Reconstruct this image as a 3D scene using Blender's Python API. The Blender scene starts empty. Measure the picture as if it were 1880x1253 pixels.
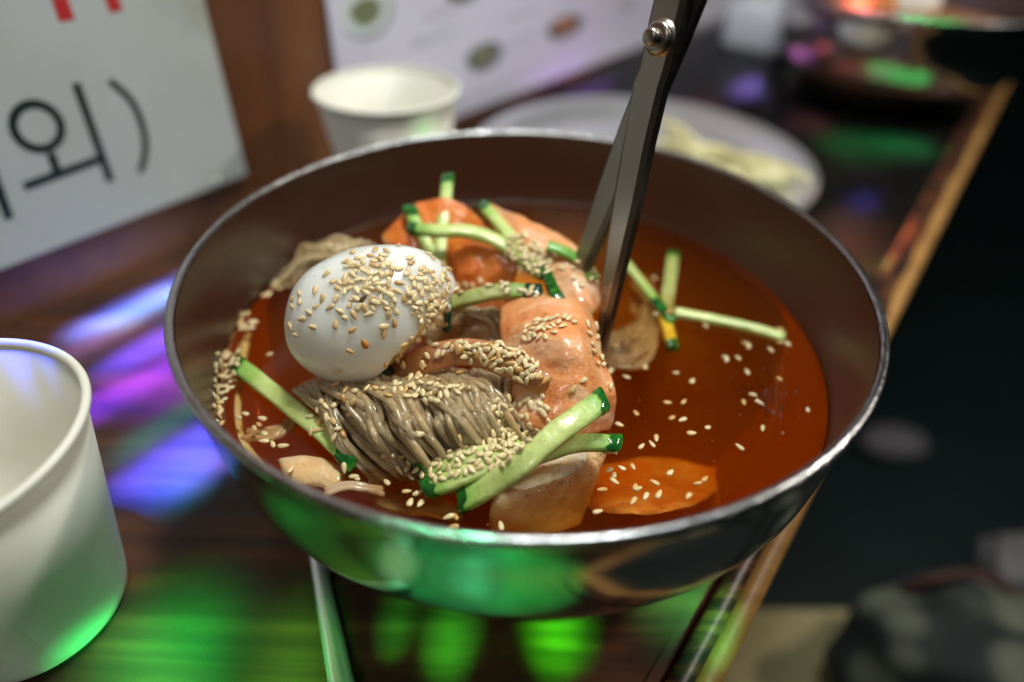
import bpy, math, random
import numpy as np
from mathutils import Vector, Matrix
from mathutils.bvhtree import BVHTree
from mathutils import noise as mnoise
R = random.Random(7)
sc = bpy.context.scene
sc.unit_settings.system = 'METRIC'
sc.unit_settings.scale_length = 0.1          # 1 unit = 10 cm
# ------------------------------------------------------------------ camera
TH, RO, FPX = math.radians(38.71), math.radians(1.5), 1200.0
CAM = np.array([-.038, -1.693, 1.031])
_f = np.array([0, math.cos(TH), -math.sin(TH)]); _u = np.array([0, math.sin(TH), math.cos(TH)]); _r = np.array([1., 0, 0])
CR = math.cos(RO)*_r + math.sin(RO)*_u
CU = -math.sin(RO)*_r + math.cos(RO)*_u
CF = _f
cd = bpy.data.cameras.new('camera'); cam = bpy.data.objects.new('camera', cd); sc.collection.objects.link(cam)
mw = Matrix(((CR[0], CU[0], -CF[0], CAM[0]), (CR[1], CU[1], -CF[1], CAM[1]), (CR[2], CU[2], -CF[2], CAM[2]), (0, 0, 0, 1)))
cam.matrix_world = mw
cd.sensor_width = 36; cd.lens = FPX/1880*36; cd.clip_start = .05; cd.clip_end = 200
cd.dof.use_dof = True; cd.dof.focus_distance = 1.70; cd.dof.aperture_fstop = .33; cd.dof.aperture_blades = 0
sc.camera = cam
# ------------------------------------------------------------------ world, exposure
w = bpy.data.worlds.new('World'); sc.world = w; w.use_nodes = True
bg = w.node_tree.nodes['Background']; bg.inputs[0].default_value = (.013, .018, .0175, 1); bg.inputs[1].default_value = 1.0
vs = sc.view_settings; vs.view_transform = 'Standard'; vs.look = 'None'; vs.exposure = 0; vs.gamma = 1
cy = sc.cycles
cy.max_bounces = 10; cy.diffuse_bounces = 3; cy.glossy_bounces = 5; cy.transmission_bounces = 6
cy.volume_bounces = 2; cy.transparent_max_bounces = 16; cy.sample_clamp_indirect = 3; cy.caustics_refractive = False
cy.use_denoising = True
# ------------------------------------------------------------------ rays of the photo, used to find real positions on real planes
def ray(x, y): return (x-940)/FPX*CR - (y-626.5)/FPX*CU + CF
def P(x, y, z):
    d = ray(x, y); return CAM + d*((z-CAM[2])/d[2])
TZ = -.75                                      # table top
W0 = P(0, 600, TZ)
WV = np.array([.585, .811, 0]); WV /= np.linalg.norm(WV); WN = np.array([WV[1], -WV[0], 0])
def W(x, y, off=0.0):                          # on the wall
    d = ray(x, y); return CAM + d*(((W0+WN*off-CAM)@WN)/(d@WN))
def U(u, n, z): return W0*[1, 1, 0] + WV*u + WN*n + np.array([0, 0, z])
def wuz(p): q = p-W0; return q@WV, p[2]
# ------------------------------------------------------------------ lamps
def lamp(name, kind, loc, energy, color, target=None, **kw):
    l = bpy.data.lights.new(name, kind); l.energy = energy; l.color = color
    for k, v in kw.items(): setattr(l, k, v)
    o = bpy.data.objects.new(name, l); sc.collection.objects.link(o); o.location = loc
    if target is not None:
        d = Vector(target)-Vector(loc); o.rotation_euler = d.to_track_quat('-Z', 'Y').to_euler()
    return o
lamp('ceiling_lamp', 'AREA', (.7, .7, 5.6), 335, (.95, 1.0, .95), (0, 0, 0), shape='RECTANGLE', size=1.7, size_y=.8)
lamp('camera_side_fill', 'AREA', (-2.5, -6.5, 7.5), 130, (1.0, .96, .88), (0, 0, 0), shape='RECTANGLE', size=2.4, size_y=.8)  # added fill from the camera side for cup, egg and wall
def beam(px, py, length, width, energy, color, spread=3, h=3.2, ang=0.0):
    """a narrow party-light or added fill beam: a patch of colour on the table top"""
    p = P(px, py, TZ)
    l = bpy.data.lights.new('party_or_fill_light', 'AREA'); l.shape = 'ELLIPSE'; l.size = length; l.size_y = width
    l.energy = energy; l.color = color; l.spread = math.radians(spread)
    o = bpy.data.objects.new('party_or_fill_light', l); sc.collection.objects.link(o)
    o.location = (p[0], p[1], h); o.rotation_euler = (0, 0, math.atan2(WV[1], WV[0])+ang)
    return o
def spot(loc, target, energy, color, deg, blend=.6, rad=.05):
    return lamp('party_spot', 'SPOT', loc, energy, color, target, spot_size=math.radians(deg), spot_blend=blend, shadow_soft_size=rad)
BL = (.05, .14, 1.0); VI = (.13, .03, 1.0); CY = (.0, .50, .9); GR = (.01, 1.0, .16); LV = (.20, .20, 1.0); MG = (.34, .08, .8)
beam(215, 600, .80, .030, 2.4, LV, 3); beam(262, 548, .7, .09, 24, BL, 3); beam(290, 548, .55, .04, 5, (.1, .5, 1), 3)
beam(245, 700, .62, .14, 10, VI, 3); beam(340, 700, .5, .07, 2.2, (.14, .03, 1), 3)
beam(290, 780, .40, .04, .7, CY, 3, ang=.1); beam(325, 825, .5, .11, 10, (.03, .06, 1), 3)
beam(375, 850, .26, .03, .7, LV, 3, ang=.1); beam(340, 895, .18, .03, .30, CY, 3)
beam(285, 625, .5, .10, 10, (.06, .05, 1), 3); beam(335, 862, .30, .12, 6, (.02, .08, 1), 3)
def floorbeam(x, y, length, width, energy, color, spread=4, ang=0.0):
    o = beam(900, 1200, length, width, energy, color, spread); o.location = (x, y, 3.2); o.rotation_euler = (0, 0, ang); return o
def tbeam(loc, target, length, width, energy, color, spread=3):
    o = lamp('party_or_fill_light', 'AREA', loc, energy, color, target, shape='ELLIPSE', size=length, size_y=width, spread=math.radians(spread)); return o
floorbeam(-.42, -1.22, .75, .34, 8, (.01, .9, .28), 4, .3); floorbeam(-.19, -1.18, .10, .05, 16, (.1, 1, .5), 2); floorbeam(-.50, -1.10, .04, .12, 6, (.4, 1, .75), 2); floorbeam(.02, -1.22, .3, .2, 5, (.02, 1, .15), 4)  # green pools out of view, added for the front bowl wall to mirror
tbeam((.1, -3.4, 1.6), tuple(P(300, 1210, TZ)), .34, .12, 4.5, GR, 5); tbeam((.0, -3.4, 1.6), tuple(P(530, 1225, TZ)), .12, .12, 1, (.1, 1, .1), 5)
beam(1080, 160, .9, .10, 40, MG, 3); beam(1385, 150, .7, .25, 160, (.35, .2, 1), 4); beam(1590, 360, .3, .12, 14, (.1, .08, .8), 3)
beam(1610, 470, .16, .06, .5, (.3, 1, .3), 3); beam(1590, 420, .8, .24, 7, (1, .45, .30), 6); beam(1740, 200, .5, .25, 14, (.9, .6, .5), 4)  # the two warm beams are added fill for the dark wood and edge
floorbeam(2.35, 3.50, .6, .22, 20, (1, .30, .30), 5, .946); floorbeam(1.88, 1.75, .5, .16, 8, (1, .5, .4), 5, .946); floorbeam(1.45, 3.75, .5, .16, 10, (.9, .12, .35), 4, .946)  # added reddish fill that lifts the table at the right
tbeam((.14, -2.0, -.05), tuple(P(1015, 1162, TZ)), .05, .02, 1.5, (.03, 1, .01), 8); tbeam((.35, -2.0, -.05), tuple(P(1045, 1140, TZ)), .04, .02, .7, (.03, 1, .03), 8)
tbeam((-.25, -2.0, -.05), tuple(P(825, 1172, TZ)), .04, .02, .8, (.03, 1, .06), 8); tbeam((-.4, -2.0, -.05), tuple(P(725, 1150, TZ)), .03, .02, .25, (.03, 1, .08), 6)
tbeam((.5, -2.9, .5), tuple(P(1250, 1090, TZ)), .22, .12, 1.3, (.05, 1, .30), 5)
tbeam((1.6, -2.2, 2.4), (-.50, 1.40, -.20), .14, .14, .022, (.2, 1, .2), 2)
floorbeam(2.45, 3.05, .45, .3, 16, (.02, 1, .2), 5, .3); floorbeam(2.80, 3.0, .35, .25, 22, (.02, 1, .25), 5, -.1)  # green pools added on the dark table so the far bowl mirrors them
lamp('seat_fill_light', 'AREA', (8.5, 1.5, 7.0), 520, (1.0, .93, .82), (2.4, .8, -3.7), shape='RECTANGLE', size=1.5, size_y=1.0)  # unseen fill light added to lift the dark seat and bag
# ------------------------------------------------------------------ materials
def mat(name): 
    m = bpy.data.materials.new(name); m.use_nodes = True
    nt = m.node_tree; return m, nt, nt.nodes['Principled BSDF']
def setp(b, **k):
    names = dict(color='Base Color', rough='Roughness', metal='Metallic', sss='Subsurface Weight', coat='Coat Weight', coatr='Coat Roughness', spec='Specular IOR Level', ior='IOR', sheen='Sheen Weight')
    for a, v in k.items():
        i = b.inputs[names[a]]
        i.default_value = (*v, 1) if isinstance(v, tuple) else v
def noise(nt, scale, detail=4, co='Object', stretch=None, rot=None, dist=0.0):
    tc = nt.nodes.new('ShaderNodeTexCoord'); mp = nt.nodes.new('ShaderNodeMapping'); n = nt.nodes.new('ShaderNodeTexNoise')
    nt.links.new(tc.outputs[co], mp.inputs[0]); nt.links.new(mp.outputs[0], n.inputs['Vector'])
    if stretch: mp.inputs['Scale'].default_value = stretch
    if rot: mp.inputs['Rotation'].default_value = rot
    n.inputs['Scale'].default_value = scale; n.inputs['Detail'].default_value = detail; n.inputs['Distortion'].default_value = dist
    return n
def ramp(nt, src, stops):
    r = nt.nodes.new('ShaderNodeValToRGB'); e = r.color_ramp.elements
    while len(e) < len(stops): e.new(.5)
    for i, (p, c) in enumerate(stops): e[i].position = p; e[i].color = (*c, 1)
    nt.links.new(src, r.inputs[0]); return r
def bump(nt, b, src, strength=.3, dist=.01):
    bp = nt.nodes.new('ShaderNodeBump'); bp.inputs['Strength'].default_value = strength; bp.inputs['Distance'].default_value = dist
    nt.links.new(src, bp.inputs['Height']); nt.links.new(bp.outputs[0], b.inputs['Normal']); return bp
def simple(name, stops, scale=6, detail=5, bs=0, bd=.01, bscale=None, stretch=None, rot=None, sub=None, dist=0.0, **k):
    m, nt, b = mat(name); setp(b, **k)
    n = noise(nt, scale, detail, stretch=stretch, rot=rot, dist=dist)
    r = ramp(nt, n.outputs[0], stops); nt.links.new(r.outputs[0], b.inputs['Base Color'])
    if bs:
        n2 = noise(nt, bscale or scale*3, 4, stretch=None if bscale == 64 else stretch, rot=rot); bump(nt, b, n2.outputs[0], bs, bd)
    if sub:
        b.inputs['Subsurface Radius'].default_value = sub[0]; b.inputs['Subsurface Scale'].default_value = sub[1]
    return m
M = {}
WA = math.atan2(WV[1], WV[0])
M['wood_table'] = simple('dark varnished wood', [(.30, (.016, .006, .005)), (.48, (.066, .020, .012)), (.60, (.13, .040, .018)), (.75, (.028, .010, .008))], 3, 6, .15, .004, 9, stretch=(.25, 2.2, 1), rot=(0, 0, -WA), dist=.6, rough=.55, coat=.0, spec=.3)
M['wood_wall'] = simple('orange brown panel', [(.25, (.020, .006, .003)), (.45, (.09, .026, .007)), (.62, (.16, .055, .012)), (.8, (.035, .010, .004))], 1.3, 5, .1, .01, stretch=(1, 1, .5), dist=.8, rough=.45)
def steel(name, col, rough, aniso=0.0, fine=.06, bs=.05):
    m, nt, b = mat(name); setp(b, metal=1.0, color=col, rough=rough)
    n = noise(nt, 5, 4, stretch=(1, 1, 7)); r = nt.nodes.new('ShaderNodeMapRange')
    r.inputs[3].default_value = rough-fine; r.inputs[4].default_value = rough+fine
    nt.links.new(n.outputs[0], r.inputs[0]); nt.links.new(r.outputs[0], b.inputs['Roughness'])
    n2 = noise(nt, 26, 5, stretch=(1, 1, 9)); bump(nt, b, n2.outputs[0], bs, .003)
    b.inputs['Anisotropic'].default_value = aniso
    return m
M['steel'] = steel('polished steel', (.58, .57, .55), .13, bs=.03)
M['steel_in'] = steel('brushed steel inside', (.22, .20, .17), .34, bs=.16)  # dark surroundings it would mirror are put into this deeper colour
M['steel_rim'] = steel('worn steel lip', (.42, .42, .43), .27, bs=1.0, fine=.12)
M['steel_dark'] = steel('scissor steel', (.38, .34, .30), .30, bs=.05)
M['steel_edge'] = steel('scissor edge steel', (.14, .125, .11), .36, bs=.1)
M['rivet'] = steel('rivet steel', (.36, .32, .28), .32, bs=.3)
M['tray'] = steel('tray steel', (.92, .93, .97), .30); M['tray'].node_tree.nodes['Principled BSDF'].inputs['Metallic'].default_value = .88
M['paper'] = simple('waxed white paper', [(.3, (.72, .70, .60)), (.7, (.80, .78, .70))], 5, 3, .12, .002, 60, rough=.5, sss=.0)
M['board'] = simple('white sign board', [(.25, (.36, .37, .31)), (.42, (.46, .49, .475)), (.7, (.50, .53, .545))], 1.6, 5, rough=.35, coat=.4, coatr=.15)
M['poster'] = simple('pale laminated poster', [(.3, (.54, .53, .65)), (.7, (.62, .60, .74))], 1.2, 3, rough=.4)
def flat(name, c, rough=.5, **k):
    m, nt, b = mat(name); setp(b, color=c, rough=rough, **k)
    n = noise(nt, 12, 3); r = ramp(nt, n.outputs[0], [(.3, tuple(x*.82 for x in c)), (.7, tuple(min(1, x*1.1) for x in c))]); nt.links.new(r.outputs[0], b.inputs[0]); return m
M['ink'] = flat('black ink', (.010, .020, .018), .4)
M['red_ink'] = flat('red ink', (.50, .028, .030), .4)
M['grey_ink'] = flat('grey ink', (.22, .22, .27), .5); M['pink_ink'] = flat('faded red ink', (.42, .22, .26), .5)
M['dish_green'] = flat('printed soup', (.16, .18, .09)); M['dish_orange'] = flat('printed stew', (.42, .16, .05)); M['dish_rim'] = flat('printed dark bowl', (.09, .10, .08)); M['dish_white'] = flat('printed white plate', (.55, .60, .60)); M['dish_shadow'] = flat('printed shadow', (.20, .23, .28))
M['charred'] = simple('charred wood edge', [(.35, (.012, .007, .006)), (.5, (.05, .016, .009)), (.62, (.17, .058, .016)), (.72, (.045, .014, .009))], 3.4, 5, .2, .006, stretch=(1, 5, 1), rot=(0, 0, -WA), dist=.9, rough=.4)
M['pale_wood'] = simple('pale wood edge', [(.3, (.28, .13, .035)), (.6, (.46, .24, .07)), (.85, (.20, .08, .02))], 4, 5, .15, .004, stretch=(.5, 3, 1), rot=(0, 0, -WA), rough=.5)
M['egg'] = simple('boiled egg white', [(.3, (.88, .88, .80)), (.7, (.92, .92, .86))], 3, 4, .25, .008, 9, rough=.24, sss=.7, coat=.3, coatr=.15, sub=((1, .85, .65), .28))
M['yolk'] = simple('egg yolk', [(.3, (.75, .42, .06)), (.7, (.85, .60, .16))], 14, 5, .6, .01, rough=.6)
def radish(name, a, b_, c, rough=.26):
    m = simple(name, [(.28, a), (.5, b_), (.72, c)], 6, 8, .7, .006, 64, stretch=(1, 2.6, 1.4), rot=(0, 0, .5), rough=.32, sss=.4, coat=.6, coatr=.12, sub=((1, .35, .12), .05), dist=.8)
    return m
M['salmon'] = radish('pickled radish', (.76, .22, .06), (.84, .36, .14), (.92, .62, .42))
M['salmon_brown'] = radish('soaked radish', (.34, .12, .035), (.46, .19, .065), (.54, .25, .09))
M['orange'] = radish('orange radish', (.75, .13, .012), (.82, .22, .03), (.88, .31, .05))
M['pale_orange'] = radish('pale radish under broth', (.84, .56, .30), (.88, .70, .48), (.90, .80, .66))
m, nt, b = mat('buckwheat noodle'); setp(b, rough=.20, sss=.6, coat=.7, coatr=.05); b.inputs['Transmission Weight'].default_value = .22; b.inputs['IOR'].default_value = 1.36
b.inputs['Subsurface Radius'].default_value = (1, .8, .55); b.inputs['Subsurface Scale'].default_value = .14
n = noise(nt, 9, 4); r = ramp(nt, n.outputs[0], [(.3, (.56, .36, .18)), (.7, (.75, .53, .29))])
oi = nt.nodes.new('ShaderNodeObjectInfo'); r2 = ramp(nt, oi.outputs['Random'], [(0, (.85, .83, .80)), (.5, (1, .97, .92)), (1, (1.1, 1.0, .86))])
mr = nt.nodes.new('ShaderNodeMix'); mr.data_type = 'RGBA'; mr.blend_type = 'MULTIPLY'; mr.inputs[0].default_value = 1
nt.links.new(r.outputs[0], mr.inputs[6]); nt.links.new(r2.outputs[0], mr.inputs[7]); nt.links.new(mr.outputs[2], b.inputs['Base Color'])
n2 = noise(nt, 70, 4); bump(nt, b, n2.outputs[0], .9, .004); M['noodle'] = m
M['noodle_pale'] = simple('pale noodle in broth', [(.3, (.55, .38, .24)), (.7, (.66, .48, .32))], 6, 3, rough=.2, sss=.3, sub=((1, .8, .55), .04))
def cuke(name, pale, mid):
    m, nt, b = mat(name); setp(b, rough=.34, sss=.35, coat=.35, coatr=.12)
    b.inputs['Subsurface Radius'].default_value = (.8, 1, .4); b.inputs['Subsurface Scale'].default_value = .04
    n = noise(nt, 11, 7, dist=.6); r = ramp(nt, n.outputs[0], [(.25, mid), (.55, pale), (.8, tuple(min(1, x*1.15) for x in pale))])
    at = nt.nodes.new('ShaderNodeAttribute'); at.attribute_name = 'rind'
    mx = nt.nodes.new('ShaderNodeMix'); mx.data_type = 'RGBA'
    nt.links.new(at.outputs['Fac'], mx.inputs[0]); nt.links.new(r.outputs[0], mx.inputs[6]); mx.inputs[7].default_value = (.13, .46, .03, 1)
    nt.links.new(mx.outputs[2], b.inputs['Base Color'])
    n2 = noise(nt, 30, 6, dist=.5); bump(nt, b, n2.outputs[0], .8, .007)
    return m
M['cucumber'] = cuke('cucumber flesh', (.62, .72, .27), (.42, .57, .13))
M['cucumber_olive'] = cuke('soaked cucumber flesh', (.42, .44, .14), (.30, .34, .09))
M['skin'] = simple('cucumber skin', [(.3, (.003, .035, .008)), (.5, (.010, .12, .014)), (.68, (.05, .30, .02)), (.8, (.14, .45, .05))], 22, 6, .3, .005, 45, rough=.16, coat=.7, coatr=.06)
M['skin_dark'] = simple('dark cucumber skin', [(.3, (.002, .022, .012)), (.7, (.006, .07, .03))], 12, 4, .3, .005, 45, rough=.16, coat=.7, coatr=.06)
M['yellow_end'] = simple('yellow cucumber', [(.3, (.60, .38, .02)), (.7, (.75, .55, .05))], 9, 4, rough=.3)
def seedm(name, stops):
    m, nt, b = mat(name); setp(b, rough=.34, sss=.12, coat=.25, coatr=.2)
    b.inputs['Subsurface Radius'].default_value = (1, .7, .4); b.inputs['Subsurface Scale'].default_value = .01
    oi = nt.nodes.new('ShaderNodeObjectInfo'); r = ramp(nt, oi.outputs['Random'], stops)
    at = nt.nodes.new('ShaderNodeAttribute'); at.attribute_name = 'tip'
    mx = nt.nodes.new('ShaderNodeMix'); mx.data_type = 'RGBA'
    n = noise(nt, 60, 3); mr = nt.nodes.new('ShaderNodeMix'); mr.data_type = 'RGBA'; mr.blend_type = 'MULTIPLY'
    nr = ramp(nt, n.outputs[0], [(.3, (.82, .78, .72)), (.6, (1, 1, 1))]); mr.inputs[0].default_value = 1
    nt.links.new(r.outputs[0], mr.inputs[6]); nt.links.new(nr.outputs[0], mr.inputs[7])
    nt.links.new(at.outputs['Fac'], mx.inputs[0]); nt.links.new(mr.outputs[2], mx.inputs[6]); mx.inputs[7].default_value = (.07, .035, .012, 1)
    nt.links.new(mx.outputs[2], b.inputs['Base Color']); return m
M['seed'] = seedm('toasted sesame', [(0, (.80, .60, .31)), (.35, (.85, .68, .40)), (.6, (.76, .53, .25)), (.88, (.60, .35, .13)), (1, (.84, .70, .44))])
M['seed_pale'] = seedm('pale sesame', [(0, (.80, .62, .32)), (.4, (.86, .72, .42)), (.8, (.74, .50, .20)), (1, (.64, .34, .09))])
M['seed_dark'] = seedm('dark sesame', [(0, (.10, .045, .022)), (1, (.14, .06, .03))])
M['seed_orange'] = seedm('orange sesame', [(0, (.50, .19, .03)), (1, (.6, .25, .05))])
M['khaki'] = simple('khaki fabric', [(.3, (.30, .25, .12)), (.7, (.44, .38, .20))], 1.1, 4, .4, .02, 20, rough=.9, dist=1.2)
M['floor'] = simple('dark floor', [(.3, (.004, .016, .016)), (.7, (.006, .021, .022))], .6, 3, rough=.6)
M['grey_cloth'] = flat('grey leather', (.13, .12, .13), .7); M['grey_shoe'] = flat('pale grey shoe', (.22, .21, .24), .8); M['rust'] = flat('brown strap', (.05, .014, .010), .7)
M['pickle'] = simple('pickled bean sprouts', [(.3, (.60, .54, .26)), (.7, (.74, .70, .42))], 4, 4, rough=.3, sss=.2, sub=((1, .8, .4), .05))
M['white_plastic'] = flat('white napkin', (.62, .66, .72), .5)
M['tomato'] = flat('orange garnish', (.7, .28, .10), .4)
# bag fabric with blotches
m, nt, b = mat('blotched dark fabric'); setp(b, rough=.85)
tc = nt.nodes.new('ShaderNodeTexCoord'); vo = nt.nodes.new('ShaderNodeTexVoronoi'); vo.inputs['Scale'].default_value = 2.9; vo.feature = 'SMOOTH_F1'; vo.inputs['Smoothness'].default_value = .25
nt.links.new(tc.outputs['Object'], vo.inputs['Vector'])
r = ramp(nt, vo.outputs['Distance'], [(.18, (.105, .115, .085)), (.38, (.075, .08, .06)), (.55, (.012, .016, .015)), (.8, (.006, .009, .010))]); nt.links.new(r.outputs[0], b.inputs[0]); M['blotch'] = m
# clear sheet: fresnel gloss over see-through, so light still reaches the wood below
def clear(name, rough, tint=(1, 1, 1), ior=1.5, bs=0.0):
    m = bpy.data.materials.new(name); m.use_nodes = True; nt = m.node_tree; nt.nodes.clear()
    o = nt.nodes.new('ShaderNodeOutputMaterial'); mx = nt.nodes.new('ShaderNodeMixShader'); tr = nt.nodes.new('ShaderNodeBsdfTransparent'); gl = nt.nodes.new('ShaderNodeBsdfGlossy'); fr = nt.nodes.new('ShaderNodeFresnel')
    tr.inputs[0].default_value = (*tint, 1); gl.inputs['Roughness'].default_value = rough; fr.inputs[0].default_value = ior
    nt.links.new(fr.outputs[0], mx.inputs[0]); nt.links.new(tr.outputs[0], mx.inputs[1]); nt.links.new(gl.outputs[0], mx.inputs[2]); nt.links.new(mx.outputs[0], o.inputs[0])
    n = noise(nt, 3.5, 4); bp = nt.nodes.new('ShaderNodeBump'); bp.inputs['Strength'].default_value = bs; bp.inputs['Distance'].default_value = .02
    nt.links.new(n.outputs[0], bp.inputs['Height'])
    for s in (gl, fr): nt.links.new(bp.outputs[0], s.inputs['Normal'])
    return m, nt, o
M['glass'], _, _ = clear('clear table glass', .10, (.96, .98, .96), 1.13, .05)
M['broth'], nt, o = clear('cold chilli broth', .03, (1, .93, .86), 1.33, .12)
va = nt.nodes.new('ShaderNodeVolumePrincipled')
va.inputs['Color'].default_value = (.16, .052, .002, 1); va.inputs['Density'].default_value = 6.4; va.inputs['Anisotropy'].default_value = .3
va.inputs['Absorption Color'].default_value = (.80, .40, .0, 1)
nt.links.new(va.outputs[0], o.inputs['Volume'])
# ------------------------------------------------------------------ object helpers
COL = sc.collection
BV = []                                        # food surfaces the seeds can lie on
def props(o, label=None, cat=None, group=None, kind=None):
    if label: o['label'] = label
    if cat: o['category'] = cat
    if group: o['group'] = group
    if kind: o['kind'] = kind
    return o
def empty(name, loc, label=None, cat=None, group=None):
    o = bpy.data.objects.new(name, None); o.empty_display_size = .05; COL.objects.link(o); o.location = Vector(loc)
    return props(o, label, cat, group)
def mk(name, V, F, m, parent=None, smooth=True, attr=None, land=False, origin=None):
    V = np.asarray(V, float); c = V.mean(0) if origin is None else np.asarray(origin, float)
    if origin is None: c[2] = V[:, 2].min()
    me = bpy.data.meshes.new(name); me.from_pydata([tuple(v) for v in V-c], [], [tuple(f) for f in F]); me.validate()
    ms = m if isinstance(m, (list, tuple)) else [m]
    for x in ms: me.materials.append(x)
    if smooth: me.polygons.foreach_set('use_smooth', [True]*len(me.polygons))
    if attr:
        for k, a in attr.items():
            at = me.attributes.new(k, 'FLOAT', 'POINT'); at.data.foreach_set('value', np.asarray(a, dtype=np.float32))
    o = bpy.data.objects.new(name, me); COL.objects.link(o)
    if parent is not None:
        o.parent = parent; off = Vector(c)-wl(parent); o.location = off
    else: o.location = Vector(c)
    if land: BV.append((V.copy(), [tuple(f) for f in F], land))
    return o
def wl(o):
    v = Vector(o.location)
    while o.parent: o = o.parent; v += Vector(o.location)
    return v
def lathe(prof, c=(0, 0, 0), n=96, close=False):
    prof = list(prof); V = []; F = []; k = len(prof)
    for i in range(n):
        a = 2*math.pi*i/n
        for r, z in prof: V.append((c[0]+r*math.cos(a), c[1]+r*math.sin(a), c[2]+z))
    for i in range(n):
        j = (i+1) % n
        for q in range(k-1): F.append((i*k+q, j*k+q, j*k+q+1, i*k+q+1))
        if close: F.append((i*k+k-1, j*k+k-1, j*k, i*k))
    return V, F
def catmull(pts, n):
    pts = np.asarray(pts, float); k = len(pts)
    ext = np.vstack([2*pts[0]-pts[1], pts, 2*pts[-1]-pts[-2]]); out = []
    for t in np.linspace(0, k-1, n):
        i = min(int(t), k-2); f = t-i; p0, p1, p2, p3 = ext[i:i+4]
        out.append(.5*((2*p1)+(-p0+p2)*f+(2*p0-5*p1+4*p2-p3)*f*f+(-p0+3*p1-3*p2+p3)*f**3))
    return np.array(out)
def frames(path, up=(0, 0, 1)):
    T = np.gradient(path, axis=0); T /= np.linalg.norm(T, axis=1)[:, None]+1e-12
    up = np.array(up, float); S = np.cross(T, up); S /= np.linalg.norm(S, axis=1)[:, None]+1e-12
    return T, S, np.cross(S, T)
def tube(path, rad, n=8, flat_=1.0, cap=True):
    path = np.asarray(path); T, S, N = frames(path, (.05, .1, 1)); rad = np.ones(len(path))*rad; V = []; F = []
    for p, s, q, r in zip(path, S, N, rad):
        for i in range(n):
            a = 2*math.pi*i/n; V.append(p+s*math.cos(a)*r+q*math.sin(a)*r*flat_)
    L = len(path)
    for i in range(L-1):
        for j in range(n): F.append((i*n+j, i*n+(j+1) % n, (i+1)*n+(j+1) % n, (i+1)*n+j))
    if cap: F.append(tuple(range(n))[::-1]); F.append(tuple((L-1)*n+j for j in range(n)))
    return V, F
def box(p0, du, dv, dz, bev=.01):
    """bevelled slab on corner p0 with edge vectors du, dv and height dz (down if negative)"""
    p0, du, dv = map(np.array, (p0, du, dv)); up = np.array([0, 0, dz]); lu, lv, lz = np.linalg.norm(du), np.linalg.norm(dv), abs(dz)
    V = []; 
    for a in range(8):
        f = [(a >> k) & 1 for k in range(3)]
        for k in range(3):
            c = p0.astype(float)
            for q, (vec, ln) in enumerate(((du, lu), (dv, lv), (up, lz))):
                t = f[q]; 
                if q != k: t = t+(bev/ln)*(1 if f[q] == 0 else -1)
                c = c+vec*t
            V.append(c)
    import bmesh
    bm = bmesh.new(); vs_ = [bm.verts.new(v) for v in V]; r = bmesh.ops.convex_hull(bm, input=vs_)
    bm.verts.index_update(); bm.verts.ensure_lookup_table()
    VV = [tuple(v.co) for v in bm.verts]; FF = [tuple(v.index for v in f.verts) for f in bm.faces]; bm.free()
    return VV, FF
def blob(c, rx, ry, rz, n=28, m_=18, amp=.0, fr=3.0, seed=0, rot=None, flatb=None):
    V = []; F = []
    for i in range(m_+1):
        t = math.pi*i/m_
        for j in range(n):
            a = 2*math.pi*j/n; d = np.array([math.sin(t)*math.cos(a), math.sin(t)*math.sin(a), math.cos(t)])
            k = 1+amp*mnoise.noise(Vector(d*fr)+Vector((seed, seed*.7, 0)))
            v = d*np.array([rx, ry, rz])*k
            if flatb is not None: v[2] = max(v[2], -rz*flatb)
            V.append(v)
    V = np.array(V)
    if rot is not None: V = V@np.array(rot)
    V += np.array(c)
    for i in range(m_):
        for j in range(n): F.append((i*n+j, (i+1)*n+j, (i+1)*n+(j+1) % n, i*n+(j+1) % n))
    return V, F
# ------------------------------------------------------------------ setting
floor = mk('floor', [(-60, -60, -8), (80, -60, -8), (80, 80, -8), (-60, 80, -8)], [(0, 1, 2, 3)], M['floor'], smooth=False); floor['kind'] = 'structure'
V, F = box(U(-6, -.6, -8), WV*28, WN*.6, 20, .01)
wall = mk('wall', V, F, M['wood_wall'], smooth=False); wall['kind'] = 'structure'
# table
tb = empty('table', U(4, 1.5, TZ-.4), 'dark glossy wooden counter table under the noodle bowl with a charred pale wood front edge', 'table')
NE = 3.0
V, F = box(U(-6, .004, TZ-.36), WV*24, WN*(NE-.004), .34, .01); mk('wooden_top', V, F, M['wood_table'], tb, smooth=False)
V, F = box(U(-6, .012, TZ-.02+.002), WV*24, WN*(NE-.05), .018, .004); mk('glass_sheet', V, F, M['glass'], tb, smooth=False)
# live edge : wavy inner charred strip and pale outer strip
def strip(n0, n1, z0, z1, amp, seed, nseg=220):
    V = []; F = []
    for i in range(nseg+1):
        u = -1+12*i/nseg
        w0 = amp*mnoise.noise(Vector((u*2.2, seed, 0))); w1 = amp*mnoise.noise(Vector((u*2.2, seed+5, 0)))
        if seed == 3: w0 = amp*mnoise.noise(Vector((u*2.2, 1+5, 0))); w1 = 0
        if seed == 1: w0 = 0
        V += [U(u, n0+w0, TZ-.3), U(u, n0+w0, z0), U(u, (n0+n1+w0+w1)/2, (z0+z1)/2+.004), U(u, n1+w1, z1), U(u, n1+w1, TZ-.3)]
    for i in range(nseg):
        for k in range(4): F.append((i*5+k, (i+1)*5+k, (i+1)*5+k+1, i*5+k+1))
    return V, F
V, F = strip(NE+.001, NE+.065, TZ-.001, TZ-.006, .03, 1); mk('charred_edge', V, F, M['charred'], tb)
V, F = strip(NE+.065, NE+.125, TZ-.006, TZ-.03, .03, 3); mk('pale_edge', V, F, M['pale_wood'], tb)
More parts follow.
